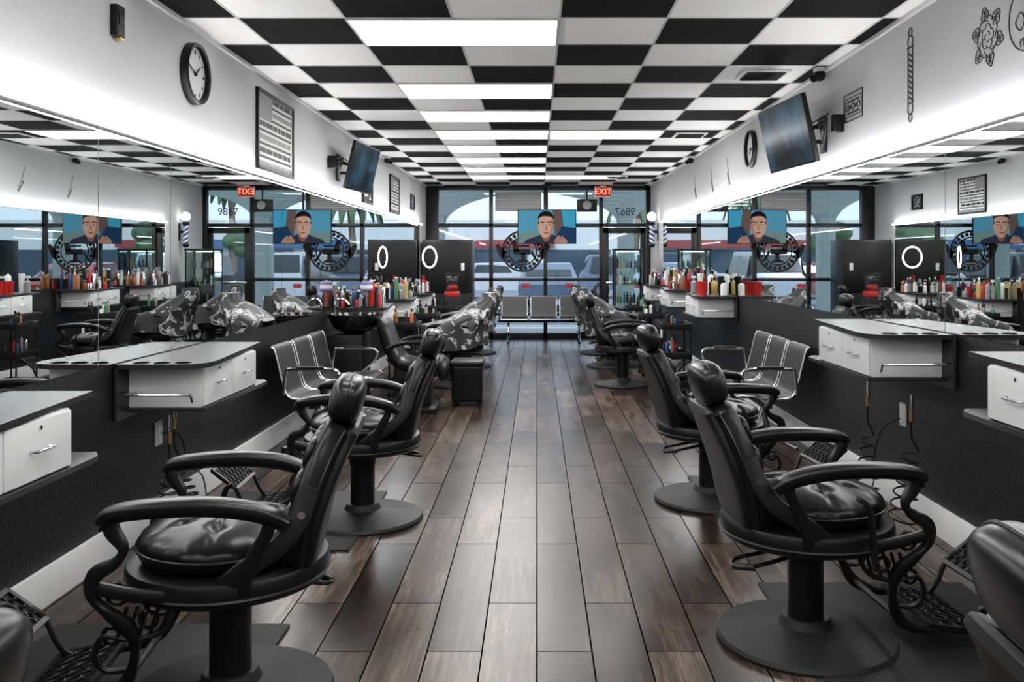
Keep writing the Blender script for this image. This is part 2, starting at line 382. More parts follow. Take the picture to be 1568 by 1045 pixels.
    def tread(cx,cz,ang,l,w):
        M=Matrix.Translation((cx,0,cz))@RY(R(ang))
        for yy in (-w/2,w/2): b.raw(*boxvf((0,yy,0),(l,.018,.018)),IRON,M)
        for xx in (-l/2,l/2): b.raw(*boxvf((xx,0,0),(.018,w,.018)),IRON,M)
        b.raw(*boxvf((0,0,-.004),(l,w,.004)),PLATE,M)
        for q in range(7):
            for p_ in range(4):
                cx_,cy_=-l/2+l*(p_+.5)/4,-w/2+w*(q+.5)/7; r_=w/17
                pts=[M@Vector((cx_+r_*1.1*math.cos(2*math.pi*k/8),cy_+r_*math.sin(2*math.pi*k/8),.004)) for k in range(8)]
                b.tube(pts,.004,IRON,5,1,closed=True)
    tread(.49,.10,8,.20,.38); tread(.70,.265,-38,.16,.34)
    for s in (-1,1):
        b.tube([(.40,.17*s,.10),(.55,.18*s,.085),(.60,.17*s,.13),(.645,.17*s,.225),(.70,.165*s,.26)],.011,IRON,8)
    b.cyl((.27,-.20,.145),(.27,.20,.145),.012,IRON,10)
    return b.mesh("barber_chair",40)
CH=chair_mesh()
CL=[(-.99,.87,184),(-1.0,2.88,187),(-.96,4.86,183),(-.93,10.1,182),(-.95,11.9,178),(-.95,13.6,184)]
CRr=[(1.06,1.19,-3),(1.01,3.32,4),(1.03,5.25,6),(.98,10.1,-3),(1.0,11.9,3),(.98,13.6,0)]
for x,y,a in CL+CRr: put("barber_chair",CH,(x,y,0),R(a))
for x,y,a in CL[:3]+CRr[:3]:
    b=MB(); s=1 if x>0 else -1
    c_=[(x-s*.04,y-.55),(x-s*.04,y+.55),(s*1.86,y+.55),(s*1.86,y-.55)]
    b.prism(c_,0.0005,.010,MATR); b.obj("anti_fatigue_floor_mat")

def cape():
    b=MB(); n=72; vs=[];fs=[]
    lev=[(-.38,0,.02,.05,1.06),(-.38,0,.075,.15,1.055),(-.38,0,.085,.16,.98),(-.29,0,.17,.24,.90),(-.17,0,.25,.31,.80),(-.05,0,.34,.36,.755),(.0,0,.37,.375,.70),(.02,0,.38,.39,.58),(.02,0,.39,.40,.46)]
    for i,(cx,cy,rx,ry,z) in enumerate(lev):
        for k in range(n):
            a=2*math.pi*k/n; w=(i/8)**1.5*.026*math.sin(a*9+i*.25)+(i/8)**2*.02*math.sin(a*5+1)
            c_,s_=math.cos(a),math.sin(a); q=.75
            dz=-.05*max(0,c_)*(1 if i in (4,5) else 0)
            vs.append((cx+(rx+w)*math.copysign(abs(c_)**q,c_),cy+(ry+w)*math.copysign(abs(s_)**q,s_),z+dz+(.03*math.sin(a*3) if i>6 else 0)))
    for i in range(len(lev)-1):
        for k in range(n): fs.append([i*n+k,i*n+(k+1)%n,(i+1)*n+(k+1)%n,(i+1)*n+k])
    fs.append(list(range(n)))
    b.raw(vs,fs,CAPE); return b.mesh("barber_cape",60)
CM=cape()
for x,y,a in (CL[3],CL[4],CRr[4],CRr[5]): put("barber_cape",CM,(x,y,0),R(a))

# ------------------------------------------------------------ stations
def station(x,s,y0,ht,L=1.18):
    b=MB(); X=lambda d:x+s*(d+.008)
    top=[(0,0),(.30,.0),(.37,.02),(.415,.07),(.43,.14),(.425,.22),(.33,L),(0,L)]
    b.prism([(X(a),y0+c) for a,c in top],ht-.022,ht,BLACKL)
    b.prism([(X(a*.995),y0+c) for a,c in top],ht-.024,ht-.0215,RUBBER)
    z0,z1=ht-.225,ht-.024
    b.box(((X(.01)+X(.37))/2,y0+.13+.005,(z0+z1)/2),(.36,.016,z1-z0),WHITEL,.002)
    b.box(((X(.01)+X(.37))/2,y0+L-.25,(z0+z1)/2),(.36,.016,z1-z0),WHITEL,.002)
    b.box((X(.36),y0+(L-.12)/2,(z0+z1)/2),(.012,L-.40,z1-z0),WHITEL)
    ym=y0+.13; w=(L-.38)/2
    for k in range(2):
        b.box((X(.375),ym+w*(k+.5),(z0+z1)/2),(.016,w-.008,z1-z0-.01),WHITEL,.002)
        b.tube([(X(.383),ym+w*(k+.5)-.055,(z0+z1)/2),(X(.405),ym+w*(k+.5)-.05,(z0+z1)/2),(X(.405),ym+w*(k+.5)+.05,(z0+z1)/2),(X(.383),ym+w*(k+.5)+.055,(z0+z1)/2)],.005,CHROME,8,2)
        b.cyl((X(.38),ym+w*(k+.5),z1-.03),(X(.388),ym+w*(k+.5),z1-.03),.008,CHROME,10)
    b.prism([(X(0),y0+.10),(X(.40),y0+.10),(X(.40),y0+L-.10),(X(.36),y0+L-.03),(X(0),y0+L-.03)],z0-.02,z0,BLACKL)
    b.box((X(.006),y0+L/2,ht-.14),(.014,L,.27),BLACKL,.002)
    b.tube([(X(.05),y0+.12,ht-.15),(X(.05),y0+.03,ht-.15),(X(.07),y0+.02,ht-.15),(X(.33),y0+.02,ht-.15),(X(.35),y0+.03,ht-.15),(X(.35),y0+.06,ht-.19)],.006,CHROME,8,3)
    for d,yy in ((.10,.07),(.20,.07),(.30,.075)):
        b.lathe([(.030,0),(.030,.003),(.038,.004),(.038,0)],IRON,(X(d),y0+yy,ht),20,cap=False)
        b.lathe([(0,.0006),(.029,.0006)],INK,(X(d),y0+yy,ht),20)
    b.obj("wall_mounted_barber_station")
for y in (.10,2.18,4.22,9.3,11.3,13.3): station(XL,1,y,.925)
for y in (.35,2.38,4.36,9.1,11.2,13.1): station(XR,-1,y,1.055)

def outlet(x,s,y,z):
    b=MB(); b.box((x+s*.005,y,z),(.008,.085,.13),WHITEP,.003); 
    for dz in (-.03,.03): b.box((x+s*.010,y,z+dz),(.003,.035,.03),TRIMW,.001)
    b.obj("wall_outlet")
outlet(XL,1,4.72,.50); outlet(XR,-1,5.0,.55)
def hose(x,s,y,zt,zb,drift=.0,rad=.05,turns=9):
    b=MB(); pts=[]; 
    pts+= [Vector((x,y,zt+.16)),Vector((x,y,zt+.08))]
    n=turns*12
    for i in range(n+1):
        t=i/n; a=2*math.pi*turns*t; rr=rad*(.6+.5*t)
        pts.append(Vector((x+rr*math.cos(a)*.8+s*drift*t,y+rr*math.sin(a)+.2*drift*t,zt+(zb-zt)*t)))
    b.tube(pts,.0055,RUBBER,6,1)
    b.cyl((x,y,zt+.16),(x,y,zt+.24),.010,BRASS,10); b.cyl((x,y,zt+.22),(x,y,zt+.30),.014,CHROME,10,.008)
    b.obj("coiled_air_hose")
hose(XL+.13,1,4.62,.38,.16,.08,.06,6); hose(XL+.26,1,4.25,.38,.10,-.02,.07,7)
hose(XR-.30,-1,4.75,.48,.08,0,.07,7); hose(XR-.12,-1,4.62,.42,.05,.05,.08,6)
def cord(pts,name="power_cord"):
    b=MB(); b.tube(pts,.004,RUBBER,6,5); b.obj(name)
cord([(XL+.02,4.72,.50),(XL+.10,4.76,.48),(XL+.12,4.8,.36),(XL+.08,4.9,.28),(XL+.15,4.95,.22),(XL+.2,4.9,.06),(XL+.22,4.8,.01)])
cord([(XR-.02,5.0,.53),(XR-.1,5.05,.46),(XR-.13,5.1,.3),(XR-.1,5.2,.1),(XR-.2,5.2,.01)])

# ------------------------------------------------------------ tandem waiting chairs
def tandem():
    b=MB(); n=3; w=.52
    b.box((.0,0,.36),(.06,n*w+.05,.045),IRON,.006)
    for k in range(n):
        y=(k-1)*w
        path=cat([(.24,y,.400),(.20,y,.425),(.05,y,.41),(-.12,y,.40),(-.20,y,.43),(-.235,y,.52),(-.265,y,.64),(-.295,y,.76),(-.32,y,.785)],6)
        b.sweep(path,rect(.225,.005),DARKMETAL,side=(0,1,0))
        for s in (-1,1):
            pe=[p+Vector((0,s*.228,0)) for p in path]; b.tube(pe,.008,SATIN,8,1)
        b.cyl((-.32,y-.228,.785),(-.32,y+.228,.785),.009,SATIN,8); b.cyl((.24,y-.228,.40),(.24,y+.228,.40),.009,SATIN,8)
        for i in range(5,len(path)-4):
            p=path[i]; t=(path[i+1]-path[i-1]).normalized(); nn=t.cross(Vector((0,1,0)))
            for q in range(13):
                yy=(q-6)*.031+(.008 if i%2 else -.008)
                c=p+Vector((0,yy,0)); 
                M=Matrix.Translation(c)@Matrix((( t.x,0,nn.x,0),(0,1,0,0),(t.z,0,nn.z,0),(0,0,0,1)))
                b.raw(*boxvf((0,0,0),(.008,.014,.0115)),INK,M)
        b.box((0,y,.385),(.30,.04,.02),IRON,.004)
    for k in range(n+1):
        y=(k-1.5)*w
        if k in (0,n):
            b.tube([(-.22,y,.44),(-.20,y,.60),(-.16,y,.625),(.10,y,.625),(.18,y,.60),(.17,y,.52),(.06,y,.42),(.0,y,.37)],.013,CHROME,10,4)
            b.box((-.02,y,.638),(.20,.035,.014),RUBBER,.005)
    for y in (-.62,.62):
        b.tube([(.30,y,.012),(.22,y,.05),(.08,y,.14),(0,y,.34)],.020,CHROME,10,4)
        b.tube([(-.26,y,.012),(-.18,y,.05),(-.06,y,.14),(0,y,.34)],.020,CHROME,10,4)
        for x in (.30,-.26): b.cyl((x,y,0),(x,y,.02),.022,RUBBER,10)
    return b.mesh("waiting_chairs",35)
TM=tandem()
put("tandem_waiting_bench",TM,(-1.64,7.25,0),0)
put("tandem_waiting_bench",TM,(1.69,7.25,0),math.pi)
put("tandem_waiting_bench",TM,(.12,15.55,0),-math.pi/2)

# ------------------------------------------------------------ shampoo unit + lounge chair
b=MB()
b.box((-1.83,8.55,.36),(.36,.42,.72),RUBBER,.02); 
b.lathe([(0,0),(.10,0),(.22,.06),(.27,.16),(.275,.19),(.255,.19),(.24,.16),(.19,.08),(0,.04)],pm("black_gloss_basin",(.008,.008,.009),.12),(-1.76,8.55,.72),36,Matrix.Diagonal((.95,1.05,1,1)))
b.tube([(-1.95,8.55,.86),(-1.95,8.55,1.02),(-1.88,8.55,1.05),(-1.82,8.55,1.0)],.012,CHROME,8)
b.cyl((-1.95,8.45,.88),(-1.95,8.65,.88),.012,CHROME,8)
b.obj("shampoo_basin")
b=MB()
sp=cat([(-.30,0,.86),(-.26,0,.74),(-.20,0,.58),(-.12,0,.46),(.05,0,.43),(.20,0,.46),(.27,0,.42),(.30,0,.30)],4)
b.sweep(sp,sup(.25,.06,24,.5),LEATH,side=(0,1,0),scale=[(1,min(1,.5+i*.2,.5+(len(sp)-1-i)*.2)) for i in range(len(sp))])
for s in (-1,1):
    b.tube([(-.22,.27*s,.60),(-.05,.30*s,.66),(.18,.30*s,.655),(.25,.29*s,.60),(.16,.27*s,.42)],.022,LEATH,10)
b.box((0,0,.22),(.34,.32,.40),IRON,.03); b.box((0,0,.02),(.46,.5,.04),IRON,.015)
b.obj("shampoo_lounge_chair",(-1.18,8.50,0),0)
b=MB(); b.box((0,0,.23),(.30,.36,.36),LEATH,.03,seg=3); b.box((0,0,.42),(.32,.38,.06),LEATH,.025,seg=3)
for sx in(-1,1):
    for sy in (-1,1): b.cyl((.12*sx,.14*sy,0),(.12*sx,.14*sy,.06),.015,IRON,10)
b.obj("padded_footstool",(-.68,8.72,0))

# ------------------------------------------------------------ products
def bottle(b,x,y,z,h,r,mat,cap=None,kind=0):
    if kind==0:
        b.lathe([(r,0),(r,h*.68),(r*.85,h*.75),(r*.35,h*.80),(r*.35,h*.86)],mat,(x,y,z),14); b.lathe([(r*.45,h*.84),(r*.45,h)],cap or RUBBER,(x,y,z),12)
    elif kind==1:
        b.lathe([(r*.8,0),(r,h*.95),(r*1.05,h),(r*.9,h),(r*.75,.02)],mat,(x,y,z),16)
    elif kind==2:
        b.lathe([(r,0),(r,h*.6),(r*.3,h*.72),(r*.3,h*.85)],mat,(x,y,z),14); b.box((x,y,z+h*.9),(r*1.6,r*.5,h*.12),cap or WHITEP,.004); b.cyl((x+r*.6,y,z+h*.85),(x+r*.5,y,z+h*.72),.004,RUBBER,6)
    elif kind==3:
        b.box((x,y,z+h/2),(r*1.6,r*1.3,h),mat,.01,seg=3); b.box((x,y,z+h+.012),(r*1.4,r*1.0,.022),CHROME,.003)
COL=[RUBBER,WHITEP,RUBBER,GREYP,RUBBER,WHITEP,RED,YEL,GREYP,RUBBER,BLUE,GOLDF,RUBBER,GREEN,IRON,CHROME,ORANGE,RUBBER,RED]
def products(x,s,y0,z,n,L=1.0):
    b=MB(); pl=[]
    for i in range(n*6):
        if len(pl)>=n: break
        d=random.uniform(.05,.29); yy=random.uniform(.04,L); r=random.uniform(.020,.034)
        if all(math.hypot(d-a,yy-c)>r+q+.003 for a,c,q in pl):
            pl.append((d,yy,r)); bottle(b,x+s*d,y0+yy,z,random.uniform(.08,.28),r,random.choice(COL),random.choice([RUBBER,WHITEP,GREYP,RED]),random.choice([0,0,1,2,3,0]))
    b.obj("grooming_product_bottles")
products(XL,1,9.42,.926,28,.9); products(XL,1,11.35,.926,30); products(XL,1,13.85,.926,16,.55)
products(XR,-1,11.25,1.056,30); products(XR,-1,13.15,1.056,28)
b=MB()
for i in range(4): bottle(b,XR-.30+.012*i,9.45+.12*i,1.056,.14,.045,RED,None,1)
b.obj("red_plastic_cups")
b=MB()
for i,(d,yy,h,m_) in enumerate(((.10,.9,.26,WHITEP),(.2,1.0,.22,WHITEP),(.12,.75,.2,RUBBER),(.12,.6,.18,YEL),(.10,.35,.2,RUBBER),(.28,.98,.2,GREYP),(.10,.2,.16,WHITEP))): bottle(b,XR-d,9.15+yy,1.056,h,.035,m_,None,i%3)
b.obj("grooming_product_bottles")
b=MB(); b.cyl((0,0,0),(0,0,.015),.06,RUBBER,24); b.cyl((0,0,.015),(0,0,.20),.010,CHROME,10)
b.lathe([(.05,.17),(.065,.18),(.065,.26),(.05,.28)],PURP,(0,0,0),24); b.lathe([(.066,.20),(.067,.21),(.067,.23),(.066,.24)],WHITEP,(0,0,0),24,cap=False)
b.obj("clipper_stand",(XL+.22,9.37,.926))
def trolley(x,y,s):
    b=MB()
    for z in (.12,.42,.72):
        b.box((x,y,z),(.30,.40,.02),RUBBER,.005)
        for dx,dy,sx,sy in ((.145,0,.012,.40),(-.145,0,.012,.40),(0,.195,.30,.012),(0,-.195,.30,.012)): b.box((x+dx,y+dy,z+.03),(sx,sy,.06),RUBBER,.003)
    for dx in (-.135,.135):
        for dy in (-.185,.185):
            b.cyl((x+dx,y+dy,.06),(x+dx,y+dy,.76),.010,RUBBER,8); b.lathe([(0,0),(.02,.005),(.025,.025),(.02,.045),(0,.05)],IRON,(x+dx,y+dy,0),10)
    for i in range(12):
        bottle(b,x+random.choice((-.09,0,.09)),y-.16+.029*i,(.43,.73)[i%2],random.uniform(.10,.22),.014+.008*random.random(),random.choice(COL),RUBBER,0)
    b.obj("rolling_tool_trolley")
trolley(-1.40,9.35,1); trolley(-1.38,11.0,1); trolley(-1.40,12.75,1); trolley(1.44,9.25,-1); trolley(1.44,11.0,-1); trolley(1.44,12.75,-1)

# ------------------------------------------------------------ rear corner objects
b=MB()
b.box((-1.55,15.55,.90),(.86,.60,1.78),pm("black_fridge_gloss",(.006,.006,.007),.3,spec=.3),.012)
b.box((-1.55,15.24,1.32),(.82,.02,.86),RUBBER,.008); b.box((-1.55,15.24,.45),(.82,.02,.82),RUBBER,.008)
b.tube([(-1.20,15.22,.95),(-1.20,15.18,1.0),(-1.20,15.18,1.4),(-1.20,15.22,1.45)],.010,IRON,8)
b.box((-1.28,15.225,1.32),(.06,.006,.13),WHITEP,.002)
b.obj("black_refrigerator")
b=MB()
M=Matrix.Translation((-1.66,13.65,1.48))@RZ(R(56))@RX(R(90))
pts=[M@Vector((.160*math.cos(2*math.pi*k/36),.160*math.sin(2*math.pi*k/36),0)) for k in range(36)]
b.tube(pts,.012,RING,10,1,closed=True)
pts=[M@Vector((.160*math.cos(2*math.pi*k/36),.160*math.sin(2*math.pi*k/36),-.012)) for k in range(36)]
b.tube(pts,.012,RUBBER,8,1,closed=True)
b.cyl((-1.66,13.65,1.31),(-1.66,13.65,.935),.010,IRON,10); b.cyl((-1.66,13.65,.927),(-1.66,13.65,.945),.07,IRON,20)
b.obj("ring_light_stand")
b=MB()
b.box((0,0,.42),(.30,.30,.84),RUBBER,.015); b.box((0,0,.88),(.24,.24,.08),RED,.01); b.box((0,0,1.05),(.21,.21,.26),CLEAR,.01)
b.box((0,0,1.20),(.25,.25,.04),RUBBER,.012); b.sell((0,0,.98),(.09,.09,.06),RED,.8)
b.obj("candy_dispenser",(-1.40,14.6,0))
b=MB(); cx,cy=1.52,14.75
for dx in(-.23,.23):
    for dy in (-.19,.19): b.box((cx+dx,cy+dy,.80),(.022,.022,1.6),IRON)
b.box((cx,cy,.06),(.50,.42,.12),IRON,.005); b.box((cx,cy,1.61),(.50,.42,.03),IRON,.005)
LEDG=emis("display_led",(.75,1,.75),3)
b.box((cx,cy+.18,1.58),(.4,.015,.012),LEDG)
for z in (.42,.72,1.02,1.30):
    b.box((cx,cy,z),(.45,.38,.008),CLEAR)
    for i in range(7): bottle(b,cx-.18+.06*i,cy+random.uniform(-.1,.1),z+.004,random.uniform(.1,.2),.020,random.choice([GREEN,WHITEP,YEL,GREYP,RUBBER,BLUE]),RUBBER,0)
for dx in (-.235,.235): b.box((cx+dx,cy,.86),(.004,.36,1.45),CLEAR)
b.box((cx,cy-.195,.86),(.44,.004,1.45),CLEAR)
b.obj("glass_display_cabinet")
def stripes():
    m,N,L,bs=nt("barber_stripes")
    tc=N.new("ShaderNodeTexCoord"); sp=N.new("ShaderNodeSeparateXYZ"); L.new(tc.outputs["Object"],sp.inputs[0])
    at=N.new("ShaderNodeMath"); at.operation='ARCTAN2'; L.new(sp.outputs[1],at.inputs[0]); L.new(sp.outputs[0],at.inputs[1])
    a=N.new("ShaderNodeMath"); a.operation='MULTIPLY_ADD'; a.inputs[1].default_value=40; L.new(sp.outputs[2],a.inputs[0]); L.new(at.outputs[0],a.inputs[2])
    f=N.new("ShaderNodeMath"); f.operation='MULTIPLY'; f.inputs[1].default_value=1/6.2832; L.new(a.outputs[0],f.inputs[0])
    fr=N.new("ShaderNodeMath"); fr.operation='FRACT'; L.new(f.outputs[0],fr.inputs[0])
    cr=N.new("ShaderNodeValToRGB"); cr.color_ramp.interpolation='CONSTANT'; e=cr.color_ramp.elements
    e[0].color=(.5,.55,.65,1); e[1].position=.3; e[1].color=(.01,.02,.10,1); x=e.new(.55); x.color=(.5,.55,.65,1); x=e.new(.8); x.color=(.01,.012,.02,1)
    L.new(fr.outputs[0],cr.inputs[0]); L.new(cr.outputs[0],bs.inputs["Base Color"]); L.new(cr.outputs[0],bs.inputs["Emission Color"]); bs.inputs["Emission Strength"].default_value=.15
    return m
b=MB()
b.lathe([(.042,-.20),(.042,.12)],stripes(),n=20); b.lathe([(.0,-.27),(.04,-.26),(.058,-.23),(.052,-.20)],IRON,n=20); b.lathe([(.055,.12),(.06,.15),(.03,.19)],IRON,n=20)
b.sell((0,0,.26),(.080,.080,.080),emis("globe_glow",(1,1,1),2.5),1)
b.box((.07,0,.0),(.10,.04,.05),IRON,.01); b.box((.105,0,0),(.02,.06,.3),IRON,.005)
b.obj("barber_pole_lamp",(1.965,15.1,1.92))

# ------------------------------------------------------------ TVs
def tvbody(b,w,h):
    b.box((0,.02,0),(w,.035,h),RUBBER,.006); b.box((0,.05,-.02),(w*.6,.05,h*.6),RUBBER,.01)
b=MB(); w,h=1.06,.62; tvbody(b,w,h)
def ell(cx,cy,rx,ry,n=28,a0=0,a1=360): return [(cx+rx*math.cos(R(a0+(a1-a0)*k/n)),cy+ry*math.sin(R(a0+(a1-a0)*k/n))) for k in range(n+(0 if a1-a0==360 else 1))]
lay=[0]
def smooth2(poly,sm=4): return [(p.x,p.y) for p in cat([(x,y,0) for x,y in poly],sm,True)]
def flat(poly,mat,sm=1,F=None):
    lay[0]+=1; y=.001-.0006*lay[0]
    if sm>1: poly=smooth2(poly,sm)
    if F: poly=[F(*p) for p in poly]
    b.raw([(x,y,z) for x,z in poly],[list(range(len(poly)))],mat)
W2,H2=w/2-.015,h/2-.015
flat([(-W2,-H2),(W2,-H2),(W2,H2),(-W2,H2)],emis("scr_sky",(.07,.24,.36),.6))
flat([(-W2,-H2),(-.1,-H2),(-.18,-.06),(-W2,-.12)],emis("scr_sea",(.13,.20,.20),.6))
flat([(.10,H2),(.26,H2),(.33,-.1),(.15,-.2)],emis("scr_brown",(.10,.07,.065),.6))
flat([(.26,H2),(W2,H2),(W2,.02),(.31,-.02)],emis("scr_cyan",(.04,.26,.40),.6))
flat([(.26,-.0),(W2,-.02),(W2,-H2),(.1,-H2)],emis("scr_navy",(.012,.035,.08),.6))
SK=emis("scr_skin",(.44,.26,.20),.6); SK2=emis("scr_skin_shade",(.17,.085,.07),.6); HR=emis("scr_hair",(.012,.008,.007),.6); SK3=emis("scr_skin_mid",(.30,.165,.125),.6)
FF=lambda x,y:(x*1.18-.01,y*1.12-.012)
flat([(-.42,-H2),(-.36,-.23),(-.17,-.17),(-.10,-.13),(.08,-.13),(.16,-.17),(.34,-.22),(.42,-H2)],emis("scr_shirt",(.025,.03,.045),.6))
flat([(-.085,-.14),(-.03,-.23),(.02,-.23),(.07,-.14),(.07,.0),(-.085,.0)],SK2,1,FF)
flat(ell(-.130,.03,.018,.04),SK3,1,FF); flat(ell(.118,.03,.018,.04),SK2,1,FF)
flat(ell(-.008,.145,.122,.115),HR,1,FF)
flat([(-.118,.13),(-.126,.03),(-.110,-.07),(-.065,-.145),(-.01,-.17),(.045,-.145),(.094,-.07),(.112,.03),(.104,.13),(.05,.17),(-.06,.175)],SK,4,FF)
flat([(.075,.14),(.104,.12),(.112,.03),(.094,-.07),(.045,-.145),(.02,-.15),(.06,-.05),(.075,.05)],SK3,3,FF)
flat([(-.128,.10),(-.118,.10),(-.110,.055),(-.128,.05)],HR,1,FF); flat([(.104,.10),(.116,.10),(.116,.05),(.104,.055)],HR,1,FF)
for sx in (-.056,.046):
    flat([(sx-.036,.068),(sx,.082),(sx+.036,.070),(sx+.034,.084),(sx,.096),(sx-.036,.083)],HR,1,FF)
    flat(ell(sx,.045,.030,.016),SK3,1,FF); flat(ell(sx,.042,.022,.009),emis("scr_eye",(.5,.5,.5),.6),1,FF); flat(ell(sx,.042,.010,.009),HR,1,FF)
flat([(-.010,.05),(-.026,-.025),(-.018,-.038),(.008,-.038),(.020,-.025),(.004,.05)],SK3,1,FF)
flat([(-.022,-.036),(.014,-.036),(.008,-.030),(-.016,-.030)],SK2,1,FF)
flat([(-.045,-.085),(-.02,-.073),(-.005,-.077),(.012,-.073),(.036,-.085),(.010,-.100),(-.02,-.100)],emis("scr_lip",(.24,.09,.08),.6),1,FF); flat([(-.045,-.084),(.036,-.084),(.034,-.088),(-.043,-.088)],HR,1,FF)
flat([(.14,-H2),(.15,-.23),(.18,-.18),(.22,-.16),(.24,-.19),(.27,-.165),(.30,-.19),(.34,-.23),(.36,-H2)],SK3,3)
for k in range(3): flat([(.21+.04*k,-.18),(.216+.04*k,-.18),(.21+.03*k,-.26),(.205+.03*k,-.26)],SK2)
b.cyl((0,.07,.0),(0,.07,HC-2.04),.02,IRON,12); b.box((0,.07,HC-2.04-.01),(.16,.10,.02),IRON,.004)
b.obj("hanging_television",(.18,15.88,2.04),recalc=False)
def scrmat():
    m,N,L,bs=nt("tv_dim_picture"); bs.inputs["Roughness"].default_value=.15; bs.inputs["Specular IOR Level"].default_value=.12
    tc=N.new("ShaderNodeTexCoord"); no=N.new("ShaderNodeTexNoise"); no.inputs["Scale"].default_value=4.0; no.inputs["Detail"].default_value=4; L.new(tc.outputs["Object"],no.inputs["Vector"])
    cr=N.new("ShaderNodeValToRGB"); e=cr.color_ramp.elements; e[0].position=.42; e[0].color=(.004,.008,.012,1); e[1].position=.68; e[1].color=(.02,.08,.13,1)
    L.new(no.outputs["Fac"],cr.inputs[0]); bs.inputs["Base Color"].default_value=(.006,.006,.008,1); L.new(cr.outputs[0],bs.inputs["Emission Color"]); bs.inputs["Emission Strength"].default_value=.4
    return m
SCREENS=scrmat()
def wall_tv(loc,yaw,tilt,wallx,s):
    b=MB(); w,h=.84,.48
    T_=RZ(yaw)@RX(tilt)
    bb=MB(); tvbody(bb,w,h); bb.raw([(-w/2+.012,.0015,-h/2+.015),(w/2-.012,.0015,-h/2+.015),(w/2-.012,.0015,h/2-.012),(-w/2+.012,.0015,h/2-.012)],[[0,1,2,3]],SCREENS)
    o=len(b.v)
    for v in bb.v: b.v.append(T_@v+Vector(loc))
    for f,m in zip(bb.f,bb.m): b.f.append([q+o for q in f]); b.m.append(b.mi(bb.mats[m]))
    c=T_@Vector((0,.08,0))+Vector(loc)
    b.box((wallx+s*.012,loc[1]-.05,loc[2]),(.02,.12,.26),IRON,.004)
    b.tube([(wallx+s*.02,loc[1]-.1,loc[2]+.04),(wallx+s*.10,loc[1]-.16,loc[2]+.04),tuple(c)],.016,IRON,8,1)
    b.tube([(wallx+s*.02,loc[1]+.02,loc[2]-.04),(wallx+s*.08,loc[1]+.08,loc[2]-.04),tuple(c)],.016,IRON,8,1)
    for q in range(3):
        b.tube([(wallx+s*.02,loc[1]-.05,loc[2]-.1+.05*q),(wallx+s*.08,loc[1]-.30+.06*q,loc[2]-.04+.03*q),(wallx+s*.10,loc[1]-.36+.07*q,loc[2]+.08),(wallx+s*.04,loc[1]-.2,loc[2]+.12-.04*q),tuple(c)],.006,RUBBER,6,4)
    b.box((wallx+s*.05,loc[1]-.46,loc[2]+.02),(.08,.05,.12),RUBBER,.01)
    b.obj("wall_television",recalc=False)
wall_tv((1.80,6.42,2.33),R(-84),R(13),XR,-1)
wall_tv((-1.76,9.0,2.36),R(84),R(13),XL,1)

# ------------------------------------------------------------ wall decorations
def clock(x,s,y,z,r=.18):
    b=MB(); M=Matrix.Translation((x,y,z))@RY(R(90*s))
    b.lathe([(0,.002),(r,.002),(r,.04),(r*.97,.05),(r*.88,.045),(r*.86,.02)],IRON,n=48,M=M,cap=False)
    b.lathe([(0,.018),(r*.88,.018)],PAPER,n=48,M=M,cap=False)
    for k in range(12):
        a=2*math.pi*k/12
        b.raw(*boxvf((r*.72,0,.0195),(r*.13,.008 if k%3 else .014,.002)),INK,M@RZ(a))
    b.raw(*boxvf((r*.22,0,.023),(r*.50,.012,.002)),INK,M@RZ(R(125)))
    b.raw(*boxvf((r*.30,0,.026),(r*.68,.008,.002)),INK,M@RZ(R(250)))
    b.lathe([(0,.03),(.012,.03),(.012,.018)],INK,n=12,M=M)
    b.obj("wall_clock")
clock(XL,1,5.19,2.52); clock(XR,-1,8.5,2.50)
def frame(x,s,y0,y1,z0,z1,kind,name="framed_poster"):
    b=MB(); yc,zc=(y0+y1)/2,(z0+z1)/2; X=lambda d:x+s*d; t=.028
    b.box((X(.008),yc,zc),(.012,y1-y0,z1-z0),PAPER)
    for yy in (y0+t/2,y1-t/2): b.box((X(.014),yy,zc),(.026,t,z1-z0),IRON,.003)
    for zz in (z0+t/2,z1-t/2): b.box((X(.014),yc,zz),(.026,y1-y0,t),IRON,.003)
    w,h=y1-y0-2*t,z1-z0-2*t
    if kind==0:
        for r_ in range(11):
            zz=z0+t+h*(r_+.5)/11
            if r_%2==0: 
                yy=y0+t+.03
                while yy<y1-t-.05:
                    l=random.uniform(.05,.16); l=min(l,y1-t-.02-yy); b.box((X(.0155),yy+l/2,zz),(.002,l,h/11*.75),INK if r_%4 else GREYINK); yy+=l+.02
            else: b.box((X(.0155),yc,zz),(.002,w*.92,h/11*.35),INK)
        b.box((X(.0165),y0+t+w*.2,z1-t-h*.18),(.002,w*.34,h*.34),GREYINK)
    else:
        b.box((X(.015),yc,zc),(.002,w,h),INK)
        for k in range(26):
            b.box((X(.0165),yc+random.uniform(-.3,.3)*w,zc+random.uniform(-.4,.4)*h),(.002,random.uniform(.02,.12)*w,random.uniform(.02,.10)*h),PAPER,M=RX(random.uniform(-1,1)))
    b.obj(name)
frame(XL,1,6.35,7.29,2.09,2.68,0); frame(XL,1,10.2,10.8,2.1,2.5,1); frame(XL,1,12.1,12.9,2.09,2.62,0); frame(XL,1,14.1,14.5,2.25,2.5,1)
b=MB(); b.box((XL+.02,4.23,2.57),(.035,.08,.15),RUBBER,.006); b.box((XL+.040,4.23,2.58),(.006,.05,.06),IRON,.002); b.box((XL+.025,4.24,2.488),(.03,.04,.012),BRASS,.003); b.obj("wall_alarm_box")
